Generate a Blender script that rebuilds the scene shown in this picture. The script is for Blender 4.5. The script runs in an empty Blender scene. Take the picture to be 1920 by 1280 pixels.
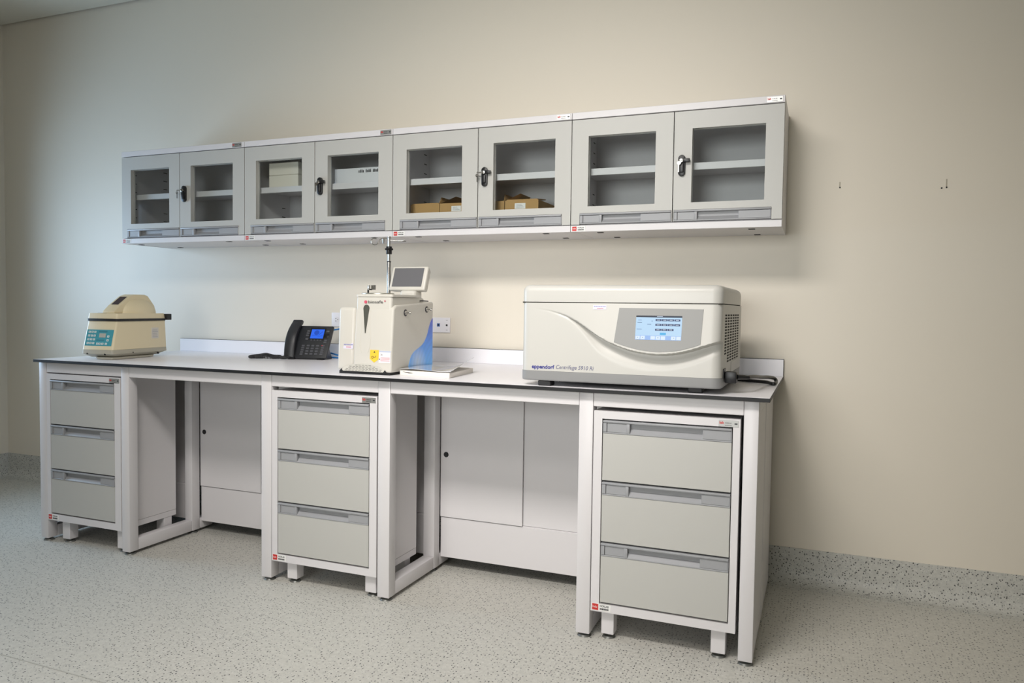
import bpy, bmesh, math, random
from mathutils import Vector, Matrix
random.seed(4)
S = bpy.context.scene
COL = S.collection
R = math.radians

# ------------------------------------------------------------------ camera
def make_camera():
    yaw, pitch, roll = R(21.966), R(-2.4382), R(.7781)
    f = Vector((-math.sin(yaw) * math.cos(pitch), math.cos(yaw) * math.cos(pitch), math.sin(pitch)))
    r0 = Vector((math.cos(yaw), math.sin(yaw), 0))
    u0 = r0.cross(f)
    r = r0 * math.cos(roll) + u0 * math.sin(roll)
    u = u0 * math.cos(roll) - r0 * math.sin(roll)
    cd = bpy.data.cameras.new('camera')
    cd.sensor_width = 36
    cd.lens = 1435.2446 * 36 / 1920
    cd.clip_start = .05
    o = bpy.data.objects.new('camera', cd)
    COL.objects.link(o)
    m = Matrix((r, u, -f)).transposed().to_4x4()
    m.translation = Vector((3.7571, -3.6341, 1.2129))
    o.matrix_world = m
    S.camera = o
make_camera()

# ------------------------------------------------------------------ world, lights, exposure
w = bpy.data.worlds.new('sky')
S.world = w
w.use_nodes = True
w.node_tree.nodes['Background'].inputs[0].default_value = (.62, .78, 1, 1)
w.node_tree.nodes['Background'].inputs[1].default_value = 1.0

def area(name, loc, aim, sx, sy, power, col, spread=180):
    l = bpy.data.lights.new(name, 'AREA')
    l.shape = 'RECTANGLE'
    l.size, l.size_y = sx, sy
    l.energy = power
    l.color = col
    l.spread = R(spread)
    o = bpy.data.objects.new(name, l)
    COL.objects.link(o)
    o.location = loc
    d = Vector(aim) - Vector(loc)
    o.rotation_euler = d.to_track_quat('-Z', 'Y').to_euler()
    return o
WARM = (1, .955, .915)
area('ceiling_lamp_light', (2.65, -4.25, 3.08), (2.65, -4.249, 0), 1.4, .7, 40, WARM, 140)
area('ceiling_lamp_light', (2.55, -2.75, 3.04), (2.5, -.75, .7), 1.4, .6, 45, WARM, 104)
area('added_fill_light', (2.6, -6.62, 1.75), (2.6, 0, 1.4), 2.2, 1.5, 17, (1, .96, .93), 50)  # frontal fill added behind the camera, not a known source
area('window_daylight', (-1.75, -1.15, 1.45), (0, -.9, 1.5), 1.0, 1.0, 46, (.56, .75, 1), 140)
S.view_settings.view_transform = 'Standard'
S.view_settings.look = 'None'
S.view_settings.exposure = -0.25
S.view_settings.gamma = 1
S.view_settings.use_curve_mapping = False

# ------------------------------------------------------------------ materials
def lin(h):
    c = [int(h[i:i + 2], 16) / 255 for i in (0, 2, 4)]
    return tuple((x / 12.92 if x <= .04045 else ((x + .055) / 1.055) ** 2.4) for x in c) + (1,)

def mat(name, hexc, rough=.5, metal=0, spec=.5, emit=0, bump=0, bscale=300, vary=0, vscale=6, coat=0, dark=False):
    m = bpy.data.materials.new(name)
    m.use_nodes = True
    nt = m.node_tree
    b = nt.nodes['Principled BSDF']
    c = lin(hexc)
    b.inputs['Base Color'].default_value = c
    b.inputs['Roughness'].default_value = rough
    b.inputs['Metallic'].default_value = metal
    b.inputs['Specular IOR Level'].default_value = spec
    b.inputs['Coat Weight'].default_value = coat
    b.inputs['Coat Roughness'].default_value = .05
    if emit:
        b.inputs['Emission Color'].default_value = c
        b.inputs['Base Color'].default_value = (.01, .01, .012, 1)
        b.inputs['Specular IOR Level'].default_value = .25
        b.inputs['Emission Strength'].default_value = emit
    tc = nt.nodes.new('ShaderNodeTexCoord')
    if vary:
        n = nt.nodes.new('ShaderNodeTexNoise')
        n.inputs['Scale'].default_value = vscale
        n.inputs['Detail'].default_value = 4
        mr = nt.nodes.new('ShaderNodeMapRange')
        mr.inputs['To Min'].default_value = 1 - vary
        mr.inputs['To Max'].default_value = 1 + vary
        mx = nt.nodes.new('ShaderNodeVectorMath')
        mx.operation = 'SCALE'
        mx.inputs[0].default_value = c[:3]
        nt.links.new(tc.outputs['Object'], n.inputs['Vector'])
        nt.links.new(n.outputs['Fac'], mr.inputs['Value'])
        nt.links.new(mr.outputs['Result'], mx.inputs['Scale'])
        nt.links.new(mx.outputs['Vector'], b.inputs['Base Color'])
    if bump:
        n = nt.nodes.new('ShaderNodeTexNoise')
        n.inputs['Scale'].default_value = bscale
        n.inputs['Detail'].default_value = 3
        bp = nt.nodes.new('ShaderNodeBump')
        bp.inputs['Strength'].default_value = bump
        bp.inputs['Distance'].default_value = .002
        nt.links.new(tc.outputs['Object'], n.inputs['Vector'])
        nt.links.new(n.outputs['Fac'], bp.inputs['Height'])
        nt.links.new(bp.outputs['Normal'], b.inputs['Normal'])
    return m

def vinyl(name, base, dens, size, scale, dims, dark='2c3138'):
    """speckled sheet vinyl: small dark and pale chips in a mottled grey-green ground"""
    m = bpy.data.materials.new(name)
    m.use_nodes = True
    nt = m.node_tree
    L = nt.links.new
    b = nt.nodes['Principled BSDF']
    b.inputs['Roughness'].default_value = .42
    b.inputs['Specular IOR Level'].default_value = .4
    tc = nt.nodes.new('ShaderNodeTexCoord')
    prev = None
    n = nt.nodes.new('ShaderNodeTexNoise')
    n.inputs['Scale'].default_value = 60
    n.inputs['Detail'].default_value = 5
    L(tc.outputs['Object'], n.inputs['Vector'])
    rp = nt.nodes.new('ShaderNodeValToRGB')
    c = lin(base)
    rp.color_ramp.elements[0].color = tuple(x * .93 for x in c[:3]) + (1,)
    rp.color_ramp.elements[0].position = .35
    rp.color_ramp.elements[1].color = tuple(x * 1.05 for x in c[:3]) + (1,)
    rp.color_ramp.elements[1].position = .65
    L(n.outputs['Fac'], rp.inputs['Fac'])
    prev = rp.outputs['Color']
    for (sc, dn, sz, hx, amt) in ((scale, dens, size, dark, .85), (scale * 1.3, dens * .8, size * .8, '5d6670', .6), (scale * 1.1, dens * .6, size, 'e4e4dc', .35)):
        wv = nt.nodes.new('ShaderNodeTexNoise')
        wv.inputs['Scale'].default_value = scale * 1.5
        L(tc.outputs['Object'], wv.inputs['Vector'])
        ad = nt.nodes.new('ShaderNodeVectorMath')
        ad.operation = 'MULTIPLY_ADD'
        ad.inputs[1].default_value = (.006, .006, .006)
        L(wv.outputs['Color'], ad.inputs[0])
        L(tc.outputs['Object'], ad.inputs[2])
        v = nt.nodes.new('ShaderNodeTexVoronoi')
        v.voronoi_dimensions = dims
        v.inputs['Scale'].default_value = sc
        L(ad.outputs['Vector'], v.inputs['Vector'])
        lt = nt.nodes.new('ShaderNodeMath')
        lt.operation = 'LESS_THAN'
        lt.inputs[1].default_value = sz
        L(v.outputs['Distance'], lt.inputs[0])
        sp = nt.nodes.new('ShaderNodeSeparateColor')
        L(v.outputs['Color'], sp.inputs['Color'])
        gt = nt.nodes.new('ShaderNodeMath')
        gt.operation = 'LESS_THAN'
        gt.inputs[1].default_value = dn
        L(sp.outputs['Red'], gt.inputs[0])
        mu = nt.nodes.new('ShaderNodeMath')
        mu.operation = 'MULTIPLY'
        L(lt.outputs[0], mu.inputs[0])
        L(gt.outputs[0], mu.inputs[1])
        m2 = nt.nodes.new('ShaderNodeMath')
        m2.operation = 'MULTIPLY'
        m2.inputs[1].default_value = amt
        L(mu.outputs[0], m2.inputs[0])
        mx = nt.nodes.new('ShaderNodeMix')
        mx.data_type = 'RGBA'
        mx.inputs['B'].default_value = lin(hx)
        L(m2.outputs[0], mx.inputs['Factor'])
        L(prev, mx.inputs['A'])
        prev = mx.outputs['Result']
    L(prev, b.inputs['Base Color'])
    return m

def glass_mat(name, refl=.1):
    m = bpy.data.materials.new(name)
    m.use_nodes = True
    nt = m.node_tree
    nt.nodes.remove(nt.nodes['Principled BSDF'])
    t = nt.nodes.new('ShaderNodeBsdfTransparent')
    t.inputs[0].default_value = (.93, .95, .95, 1)
    g = nt.nodes.new('ShaderNodeBsdfGlossy')
    g.inputs['Roughness'].default_value = .02
    lw = nt.nodes.new('ShaderNodeLayerWeight')
    lw.inputs['Blend'].default_value = .5
    pw = nt.nodes.new('ShaderNodeMath')
    pw.operation = 'POWER'
    pw.inputs[1].default_value = 4
    nt.links.new(lw.outputs['Facing'], pw.inputs[0])
    fr = nt.nodes.new('ShaderNodeMath')
    fr.operation = 'MULTIPLY_ADD'
    fr.inputs[1].default_value = .5
    fr.inputs[2].default_value = .035
    nt.links.new(pw.outputs[0], fr.inputs[0])
    mx = nt.nodes.new('ShaderNodeMixShader')
    nt.links.new(fr.outputs[0], mx.inputs[0])
    nt.links.new(t.outputs[0], mx.inputs[1])
    nt.links.new(g.outputs[0], mx.inputs[2])
    nt.links.new(mx.outputs[0], nt.nodes['Material Output'].inputs['Surface'])
    return m

M = dict(
    wall=mat('wall_paint', 'e4dccd', .5, bump=.05, bscale=350, vary=.01, vscale=1.5),
    ceiling=mat('ceiling_paint', 'd6d2c4', .8, bump=.05),
    gap=mat('shadow_gap', '3a3830', .9),
    steel=mat('white_powder_coat', 'dbd8d9', .38, bump=.03, bscale=900),
    door=mat('grey_powder_coat', 'bcbbb6', .4, bump=.03, bscale=900),
    handle=mat('grey_plastic', '9c9da0', .4),
    rubber=mat('black_rubber', '1b1b1d', .55),
    glass=glass_mat('clear_glass'),
    dark=mat('dark_slot', '1c1c1c', .8),
    core=mat('black_laminate_core', '111113', .5),
    lam=mat('white_laminate', 'f2f0f4', .33, bump=.02, bscale=700),
    plate=mat('brushed_plate', 'b9b9b7', .32, metal=.7),
    red=mat('red_print', 'c8322f', .5),
    ink=mat('dark_print', '2c2c30', .5),
    white=mat('white_print', 'ecebe8', .5),
    chrome=mat('chrome', 'b3b1ad', .26, metal=1),
    blackpl=mat('black_plastic', '161618', .38),
    card=mat('cardboard', 'b8935f', .85, bump=.1, bscale=200, vary=.05),
    paperbox=mat('white_carton', 'e6e0d2', .7, vary=.03, vscale=30),
    wrap=mat('glossy_white_carton', 'e4e4e6', .12, coat=.6),
    socket=mat('white_socket_plastic', 'e8e6ea', .35),
    vinyl=vinyl('speckled_vinyl_floor', 'c6c4bc', .34, .2, 80, '2D', '1e2228'),
    cove=vinyl('speckled_vinyl_cove', 'c2c1ba', .8, .27, 95, '3D', '15181c'),
    foot=mat('grey_foot', '6f706c', .4, metal=.4),
)

# ------------------------------------------------------------------ mesh helpers
def BM():
    return bmesh.new()

def box(bm, x0, x1, y0, y1, z0, z1, bev=0, seg=2, edges=None):
    vs = [bm.verts.new((x, y, z)) for x in (x0, x1) for y in (y0, y1) for z in (z0, z1)]
    F = [(0, 1, 3, 2), (4, 6, 7, 5), (0, 4, 5, 1), (2, 3, 7, 6), (0, 2, 6, 4), (1, 5, 7, 3)]
    fs = [bm.faces.new([vs[i] for i in f]) for f in F]
    bmesh.ops.recalc_face_normals(bm, faces=fs)
    if bev:
        es = set(e for f in fs for e in f.edges)
        if edges:
            es = [e for e in es if edges(e)]
        bmesh.ops.bevel(bm, geom=list(es), offset=bev, segments=seg, profile=.5, affect='EDGES')

def vertical(e):
    return abs(e.verts[0].co.z - e.verts[1].co.z) > 1e-4

def prism(bm, pts, vec, bev=0, seg=2, edges=None):
    """closed prism: polygon pts (3D) swept along vec"""
    vec = Vector(vec)
    a = [bm.verts.new(p) for p in pts]
    b = [bm.verts.new(Vector(p) + vec) for p in pts]
    n = len(pts)
    fs = [bm.faces.new(a), bm.faces.new(b[::-1])]
    for i in range(n):
        fs.append(bm.faces.new((a[i], b[i], b[(i + 1) % n], a[(i + 1) % n])))
    bmesh.ops.recalc_face_normals(bm, faces=fs)
    if bev:
        es = list(set(e for f in fs for e in f.edges))
        if edges:
            es = [e for e in es if edges(e)]
        bmesh.ops.bevel(bm, geom=es, offset=bev, segments=seg, profile=.5, affect='EDGES')

def ring(bm, x0, x1, z0, z1, a0, a1, c0, c1, y0, y1):
    """rectangular frame in the xz plane between y0 and y1 with an opening a0..a1, c0..c1"""
    o = [(x0, z0), (x1, z0), (x1, z1), (x0, z1)]
    i = [(a0, c0), (a1, c0), (a1, c1), (a0, c1)]
    V = {}
    for k, y in enumerate((y0, y1)):
        for n, L in (('o', o), ('i', i)):
            for j, p in enumerate(L):
                V[k, n, j] = bm.verts.new((p[0], y, p[1]))
    fs = []
    for j in range(4):
        q = (j + 1) % 4
        for k in (0, 1):
            fs.append(bm.faces.new((V[k, 'o', j], V[k, 'o', q], V[k, 'i', q], V[k, 'i', j])))
        for n in 'oi':
            fs.append(bm.faces.new((V[0, n, j], V[0, n, q], V[1, n, q], V[1, n, j])))
    bmesh.ops.recalc_face_normals(bm, faces=fs)

def cyl(bm, p0, p1, r0, r1=None, seg=20, bev=0):
    p0, p1 = Vector(p0), Vector(p1)
    r1 = r0 if r1 is None else r1
    d = p1 - p0
    q = d.to_track_quat('Z', 'Y').to_matrix()
    A, B = [], []
    for k in range(seg):
        a = 2 * math.pi * k / seg
        v = q @ Vector((math.cos(a), math.sin(a), 0))
        A.append(bm.verts.new(p0 + v * r0))
        B.append(bm.verts.new(p1 + v * r1))
    fs = [bm.faces.new(A[::-1]), bm.faces.new(B)]
    for k in range(seg):
        fs.append(bm.faces.new((A[k], A[(k + 1) % seg], B[(k + 1) % seg], B[k])))
    if bev:
        es = list(set(list(fs[0].edges) + list(fs[1].edges)))
        bmesh.ops.bevel(bm, geom=es, offset=bev, segments=2, profile=.5, affect='EDGES')

def smoothpath(pts, n=8):
    P = [Vector(p) for p in pts]
    P = [P[0] * 2 - P[1]] + P + [P[-1] * 2 - P[-2]]
    out = []
    for i in range(1, len(P) - 2):
        a, b, c, d = P[i - 1:i + 3]
        for k in range(n):
            t = k / n
            out.append(.5 * ((2 * b) + (c - a) * t + (2 * a - 5 * b + 4 * c - d) * t * t + (3 * b - a - 3 * c + d) * t ** 3))
    out.append(P[-2])
    return out

def tube(bm, pts, r, seg=10):
    pts = [Vector(p) for p in pts]
    rings = []
    up = Vector((0, 0, 1))
    for i, p in enumerate(pts):
        t = (pts[min(i + 1, len(pts) - 1)] - pts[max(i - 1, 0)]).normalized()
        s = t.cross(up)
        if s.length < 1e-3:
            s = t.cross(Vector((0, 1, 0)))
        s.normalize()
        n = s.cross(t).normalized()
        up = n
        rr = r[i] if isinstance(r, (list, tuple)) else r
        rings.append([bm.verts.new(p + s * rr * math.cos(2 * math.pi * k / seg) + n * rr * math.sin(2 * math.pi * k / seg)) for k in range(seg)])
    for a, b in zip(rings, rings[1:]):
        for k in range(seg):
            bm.faces.new((a[k], a[(k + 1) % seg], b[(k + 1) % seg], b[k]))
    bm.faces.new(rings[0][::-1])
    bm.faces.new(rings[-1])

def grid(bm, fn, nu, nv):
    V = [[bm.verts.new(fn(i / nu, j / nv)) for j in range(nv + 1)] for i in range(nu + 1)]
    for i in range(nu):
        for j in range(nv):
            bm.faces.new((V[i][j], V[i + 1][j], V[i + 1][j + 1], V[i][j + 1]))
    return V

def obj(name, bm, m, parent=None, smooth=32, kind=None, label=None):
    me = bpy.data.meshes.new(name)
    bmesh.ops.recalc_face_normals(bm, faces=bm.faces[:])
    bm.to_mesh(me)
    bm.free()
    me.materials.append(M[m] if isinstance(m, str) else m)
    if smooth:
        for p in me.polygons:
            p.use_smooth = True
        me.set_sharp_from_angle(angle=R(smooth))
    o = bpy.data.objects.new(name, me)
    COL.objects.link(o)
    if parent:
        o.parent = parent
    if kind:
        o['kind'] = kind
    if label:
        o['label'] = label
    return o

def dup(o, parent, loc):
    c = o.copy()
    COL.objects.link(c)
    c.parent = parent
    c.location = loc
    return c

def thing(name, label, cat, loc=(0, 0, 0), rz=0, group=None):
    o = bpy.data.objects.new(name, None)
    o.empty_display_size = .1
    COL.objects.link(o)
    o.location = loc
    o.rotation_euler = (0, 0, rz)
    o['label'] = label
    o['category'] = cat
    if group:
        o['group'] = group
    return o

def tagged(o, label, cat, group=None):
    o['label'] = label
    o['category'] = cat
    if group:
        o['group'] = group
    return o

def text(name, s, m, parent, org, w, h, frame=None, shear=0, bold=0, label=None):
    """lettering: fitted into w x h, lower left corner at org; frame = (right, up) vectors"""
    cu = bpy.data.curves.new(name, 'FONT')
    cu.body = s
    cu.shear = shear
    cu.offset = bold
    cu.resolution_u = 3
    t = bpy.data.objects.new(name, cu)
    COL.objects.link(t)
    bpy.context.view_layer.update()
    me = bpy.data.meshes.new_from_object(t)
    bpy.data.objects.remove(t)
    xs = [v.co.x for v in me.vertices]
    ys = [v.co.y for v in me.vertices]
    x0, y0 = min(xs), min(ys)
    sx = w / (max(xs) - x0)
    sy = h / (max(ys) - y0)
    r, u = frame or (Vector((1, 0, 0)), Vector((0, 0, 1)))
    r, u = Vector(r), Vector(u)
    for v in me.vertices:
        v.co = Vector(org) + r * (v.co.x - x0) * sx + u * (v.co.y - y0) * sy
    me.materials.clear()
    me.materials.append(M[m] if isinstance(m, str) else m)
    me.name = name
    o = bpy.data.objects.new(name, me)
    COL.objects.link(o)
    o.parent = parent
    if label:
        o['label'] = label
    return o

# ------------------------------------------------------------------ room shell
XL, XR, YF, ZC = -1.515, 6.5, -6.4, 3.105
def structure(name, bm, m, parent=None, smooth=0):
    return obj(name, bm, m, parent, smooth, None if parent else 'structure')

b = BM(); box(b, XL - .12, XR + .12, 0, .12, 0, ZC + .1)
wall_back = structure('wall_back', b, 'wall')
WY0, WY1, WZ0, WZ1 = -1.95, -.65, .95, 2.1
b = BM(); ring(b, YF, 0, 0, ZC + .1, WY0, WY1, WZ0, WZ1, XL - .12, XL)
for v in b.verts:
    v.co = (v.co.y, v.co.x, v.co.z)
structure('wall_left', b, 'wall')
b = BM(); box(b, XR, XR + .12, YF, 0, 0, ZC + .1); structure('wall_right', b, 'wall')
VX0, VX1, VZ0, VZ1 = 1.1, 3.8, .95, 2.55  # opening for the invented window that houses the frontal fill
b = BM(); ring(b, XL - .12, XR + .12, 0, ZC + .1, VX0, VX1, VZ0, VZ1, YF - .12, YF); structure('wall_front', b, 'wall')
b = BM(); ring(b, VX0, VX1, VZ0, VZ1, VX0 + .05, VX1 - .05, VZ0 + .05, VZ1 - .05, YF - .09, YF - .03)
fill_win = structure('added_fill_window', b, 'steel')  # unseen window, made up to go with the added fill light
b = BM(); box(b, VX0 + .05, VX1 - .05, YF - .064, YF - .058, VZ0 + .05, VZ1 - .05); obj('pane', b, 'glass', fill_win, 0)
b = BM(); box(b, XL - .12, XR + .12, YF - .12, .12, -.1, 0)
floor = structure('floor', b, 'vinyl')
b = BM(); prism(b, [(XL, -1.86, .0002), (XL, -1.8642, .0002), (XR, -1.9382, .0002), (XR, -1.934, .0002)], (0, 0, .0006))
obj('weld_seam', b, mat('vinyl_weld', 'aeaca4', .5), floor, 0)
b = BM(); box(b, XL - .12, XR + .12, YF - .12, .12, ZC + .012, ZC + .1); structure('ceiling', b, 'gap')
ceil = bpy.data.objects['ceiling']
b = BM(); box(b, XL + .012, XR - .012, YF + .012, -.014, ZC, ZC + .012); obj('ceiling_board', b, 'ceiling', ceil, 0)
# window out of frame in the left wall, source of the bluish daylight
b = BM(); ring(b, WY0, WY1, WZ0, WZ1, WY0 + .05, WY1 - .05, WZ0 + .05, WZ1 - .05, XL - .09, XL - .03)
for v in b.verts:
    v.co = (v.co.y, v.co.x, v.co.z)
win = structure('window_1', b, 'steel')
b = BM(); box(b, XL - .064, XL - .058, WY0 + .05, WY1 - .05, WZ0 + .05, WZ1 - .05); obj('pane', b, 'glass', win, 0)
b = BM(); box(b, XL - .03, XL + .02, WY0 - .02, WY1 + .02, WZ0 - .03, WZ0); obj('window_sill', b, 'steel', win, 0)

def cove_profile(h=.157, t=.004, r=.055):
    P = [(0, 0), (0, h), (-t, h), (-t - .001, h - .02)]
    for k in range(9):
        a = math.pi / 2 * k / 8
        P.append((-t - .002 - r + r * math.cos(a), .002 + r - r * math.sin(a)))
    P.append((-t - r - .03, .0012))
    P.append((-t - r - .03, 0))
    return P
b = BM(); prism(b, [(XL, y, z) for y, z in cove_profile()], (XR - XL, 0, 0)); structure('baseboard_back', b, 'cove', smooth=40)
b = BM(); prism(b, [(XL - y, YF, z) for y, z in cove_profile()], (0, -YF, 0)); structure('baseboard_left', b, 'cove', smooth=40)
b = BM(); prism(b, [(XR + y, YF, z) for y, z in cove_profile()], (0, -YF, 0)); structure('baseboard_right', b, 'cove', smooth=40)
# old fixing holes with pencil marks on the wall
smear = mat('pencil_smear', 'b3aa98', .7)
for (x, z, dz) in ((3.816, 1.758, .02), (4.205, 1.738, 0), (4.223, 1.74, .03)):
    b = BM(); cyl(b, (x, .002, z), (x, -.0015, z), .0035, seg=10); obj('screw_hole', b, 'dark', wall_back)
    if dz:
        b = BM(); box(b, x - .003, x + .002, -.0008, .0002, z + .004, z + .004 + dz); obj('pencil_mark', b, smear, wall_back, 0)

# ------------------------------------------------------------------ maker's marks
def name_plate(parent, x1, z0, y, w=.062, h=.022):
    b = BM(); box(b, x1 - w, x1, y - .0012, y + .001, z0, z0 + h, .0005, 1)
    p = obj('name_plate', b, 'plate', parent, label='small brushed metal plate with red and dark lettering')
    yy = y - .0016
    text('red_lettering', 'lab', 'red', p, (x1 - w + .003, yy, z0 + h * .42), w * .22, h * .42, bold=.03)
    text('lettering', 'NORLAB', 'ink', p, (x1 - w * .68, yy, z0 + h * .5), w * .32, h * .2, bold=.01)
    b = BM()
    for k in range(7):
        box(b, x1 - w * .68 + k * w * .05, x1 - w * .68 + k * w * .05 + w * .036, yy - .0001, yy + .001, z0 + h * .2, z0 + h * .28)
    box(b, x1 - w * .2, x1 - w * .06, yy - .0001, yy + .001, z0 + h * .42, z0 + h * .62)
    obj('fine_print', b, 'ink', p, 0)
    return p

def logo_sticker(parent, x0, z0, y, w=.07, h=.026):
    b = BM(); box(b, x0, x0 + w, y - .0008, y + .001, z0, z0 + h)
    p = obj('logo_sticker', b, 'white', parent, 0, label='small white sticker with a red square emblem')
    yy = y - .0011
    b = BM(); box(b, x0 + .002, x0 + .002 + h * .9, yy - .0001, yy + .001, z0 + h * .06, z0 + h * .94); obj('red_emblem', b, 'red', p, 0)
    text('emblem_lettering', 'lab', 'white', p, (x0 + .005, yy - .0005, z0 + h * .38), h * .62, h * .3)
    text('lettering', 'NORLAB', 'ink', p, (x0 + .008 + h * .9, yy, z0 + h * .55), w * .46, h * .3, bold=.02)
    b = BM()
    for k in range(8):
        q = x0 + .008 + h * .9 + k * w * .058
        box(b, q, q + w * .045, yy - .0001, yy + .001, z0 + h * .16, z0 + h * .4)
    obj('fine_print', b, 'ink', p, 0)

# ------------------------------------------------------------------ pull handle strip (doors and drawers)
def pull_strip(parent, x0, x1, z0, z1, y, g0, g1):
    """grey moulded strip whose face is at y; finger recess between g0 and g1"""
    b = BM()
    d = .016
    box(b, x0, x1, y + d, y + d + .003, z0, z1)                       # back of the recess
    box(b, x0, x1, y - .005, y + d, z1 - .0085, z1, .0025)            # top lip
    box(b, x0, x1, y - .0015, y + d, z0, z0 + .005, .001, 1)          # bottom lip
    prism(b, [(g0 - .002, y + d, z0 + .005), (g0 - .002, y + d, z0 + .02), (g0 - .002, y + .001, z0 + .005)], (g1 - g0 + .004, 0, 0))
    za, zb = z0 + .0055, z1 - .0095
    box(b, x0 + .001, x0 + .0145, y - .003, y + d, za, zb, .001, 1)   # left cap
    box(b, x0 + .0158, g0 - .012, y, y + d, za, zb, .0008, 1)         # left plate
    box(b, g0 - .013, g0, y - .003, y + d, za - .002, zb + .001, .002)  # rounded catch
    box(b, g1, x1 - .003, y, y + d, za, zb, .0008, 1)                 # right plate
    box(b, x1 - .0025, x1, y - .001, y + d, z0, z1, .0005, 1)         # end cap
    return obj('pull_handle', b, 'handle', parent, label='grey moulded pull strip with finger recess')

# ------------------------------------------------------------------ wall cabinets
CY = -.36
CZ0, CZ1 = 1.558, 2.082
DZ0, DZ1 = 1.590, 2.049
WX = [0, .8872, 1.7967, 2.71, 3.6]
SPL = [.436, 1.338, 2.254, 3.160]
WIN = [((.070, .359), (.515, .808)), ((.963, 1.2585), (1.4165, 1.7155)), ((1.873, 2.171), (2.3315, 2.633)), ((2.787, 3.0835), (3.2365, 3.5285))]
LABS = ['leftmost white wall cabinet with two grey glass doors and empty shelves',
        'wall cabinet holding white cartons behind grey glass doors, second from the left',
        'wall cabinet holding open cardboard boxes behind its grey glass doors',
        'rightmost white wall cabinet, with a black latch and empty shelves, above the large centrifuge']
SCREWS = [[(.051, -.27), (.133, -.057), (.753, -.328), (.802, -.09)], [(.998, -.309), (1.069, -.103), (1.684, -.345), (1.721, -.128)],
          [(1.92, -.321), (1.954, -.089), (2.58, -.318), (2.601, -.088)], [(2.833, -.304), (2.849, -.066), (3.478, -.289), (3.482, -.042)]]

def door(cab, x0, x1, win, hx0, hx1, lock):
    yF, yB = CY, CY + .02
    a0, a1 = win
    c0, c1 = 1.669, 1.976
    hz = 1.6385
    b = BM()
    ring(b, x0, x1, hz + .001, DZ1, a0, a1, c0, c1, yF, yB)
    box(b, x0, hx0 - .001, yF, yB, DZ0, hz + .001)
    box(b, hx1 + .001, x1, yF, yB, DZ0, hz + .001)
    d = obj('door', b, 'door', cab, 0)
    b = BM(); ring(b, a0 - .012, a1 + .012, c0 - .012, c1 + .012, a0 + .001, a1 - .001, c0 + .001, c1 - .001, yB + .0005, yB + .012); obj('glazing_frame', b, 'door', d, 0)
    b = BM(); box(b, a0 - .01, a1 + .01, yB + .004, yB + .008, c0 - .01, c1 + .01); obj('glass_pane', b, 'glass', d, 0)
    w = hx1 - hx0
    pull_strip(d, hx0, hx1, DZ0 + .002, hz, yF, hx0 + w * .25, hx0 + w * .675)
    if lock:
        lx, lz = x0 + .034, 1.823
        b = BM()
        P = []
        for k in range(24):
            a = 2 * math.pi * k / 24
            P.append((lx + .0148 * math.cos(a), yF + .001, lz + .0148 * math.sin(a) + (.0295 if math.sin(a) >= 0 else -.0295)))
        prism(b, P, (0, -.012, 0), .002, 2)
        box(b, lx - .0095, lx + .0095, yF - .019, yF - .01, lz - .03, lz + .008, .003)
        turned = lock > 1
        if turned:
            box(b, lx + .006, lx + .034, yF - .022, yF - .01, lz + .012, lz + .027, .002)
        obj('latch', b, 'blackpl', d, label='black oval latch')
        b = BM()
        cyl(b, (lx, yF - .012, lz + .018), (lx, yF - .024, lz + .018), .0085, seg=18, bev=.001)
        if lock == 3 or lock == 1:
            box(b, lx - .03, lx + .002, yF - .03, yF - .027, lz + .014, lz + .02, .001, 1)
            cyl(b, (lx - .028, yF - .0285, lz + .004), (lx - .028, yF - .0265, lz + .004), .008, seg=14)
            box(b, lx - .03, lx - .026, yF - .0285, yF - .0265, lz - .026, lz)
        else:
            cyl(b, (lx - .008, yF - .028, lz + .008), (lx - .008, yF - .0255, lz + .008), .008, seg=14)
            box(b, lx - .012, lx - .007, yF - .0285, yF - .0265, lz - .03, lz + .002)
            box(b, lx - .001, lx + .001, yF - .03, yF - .02, lz + .005, lz + .02)
        obj('key', b, 'chrome', d, label='small metal key in the lock')
    return d

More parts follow.
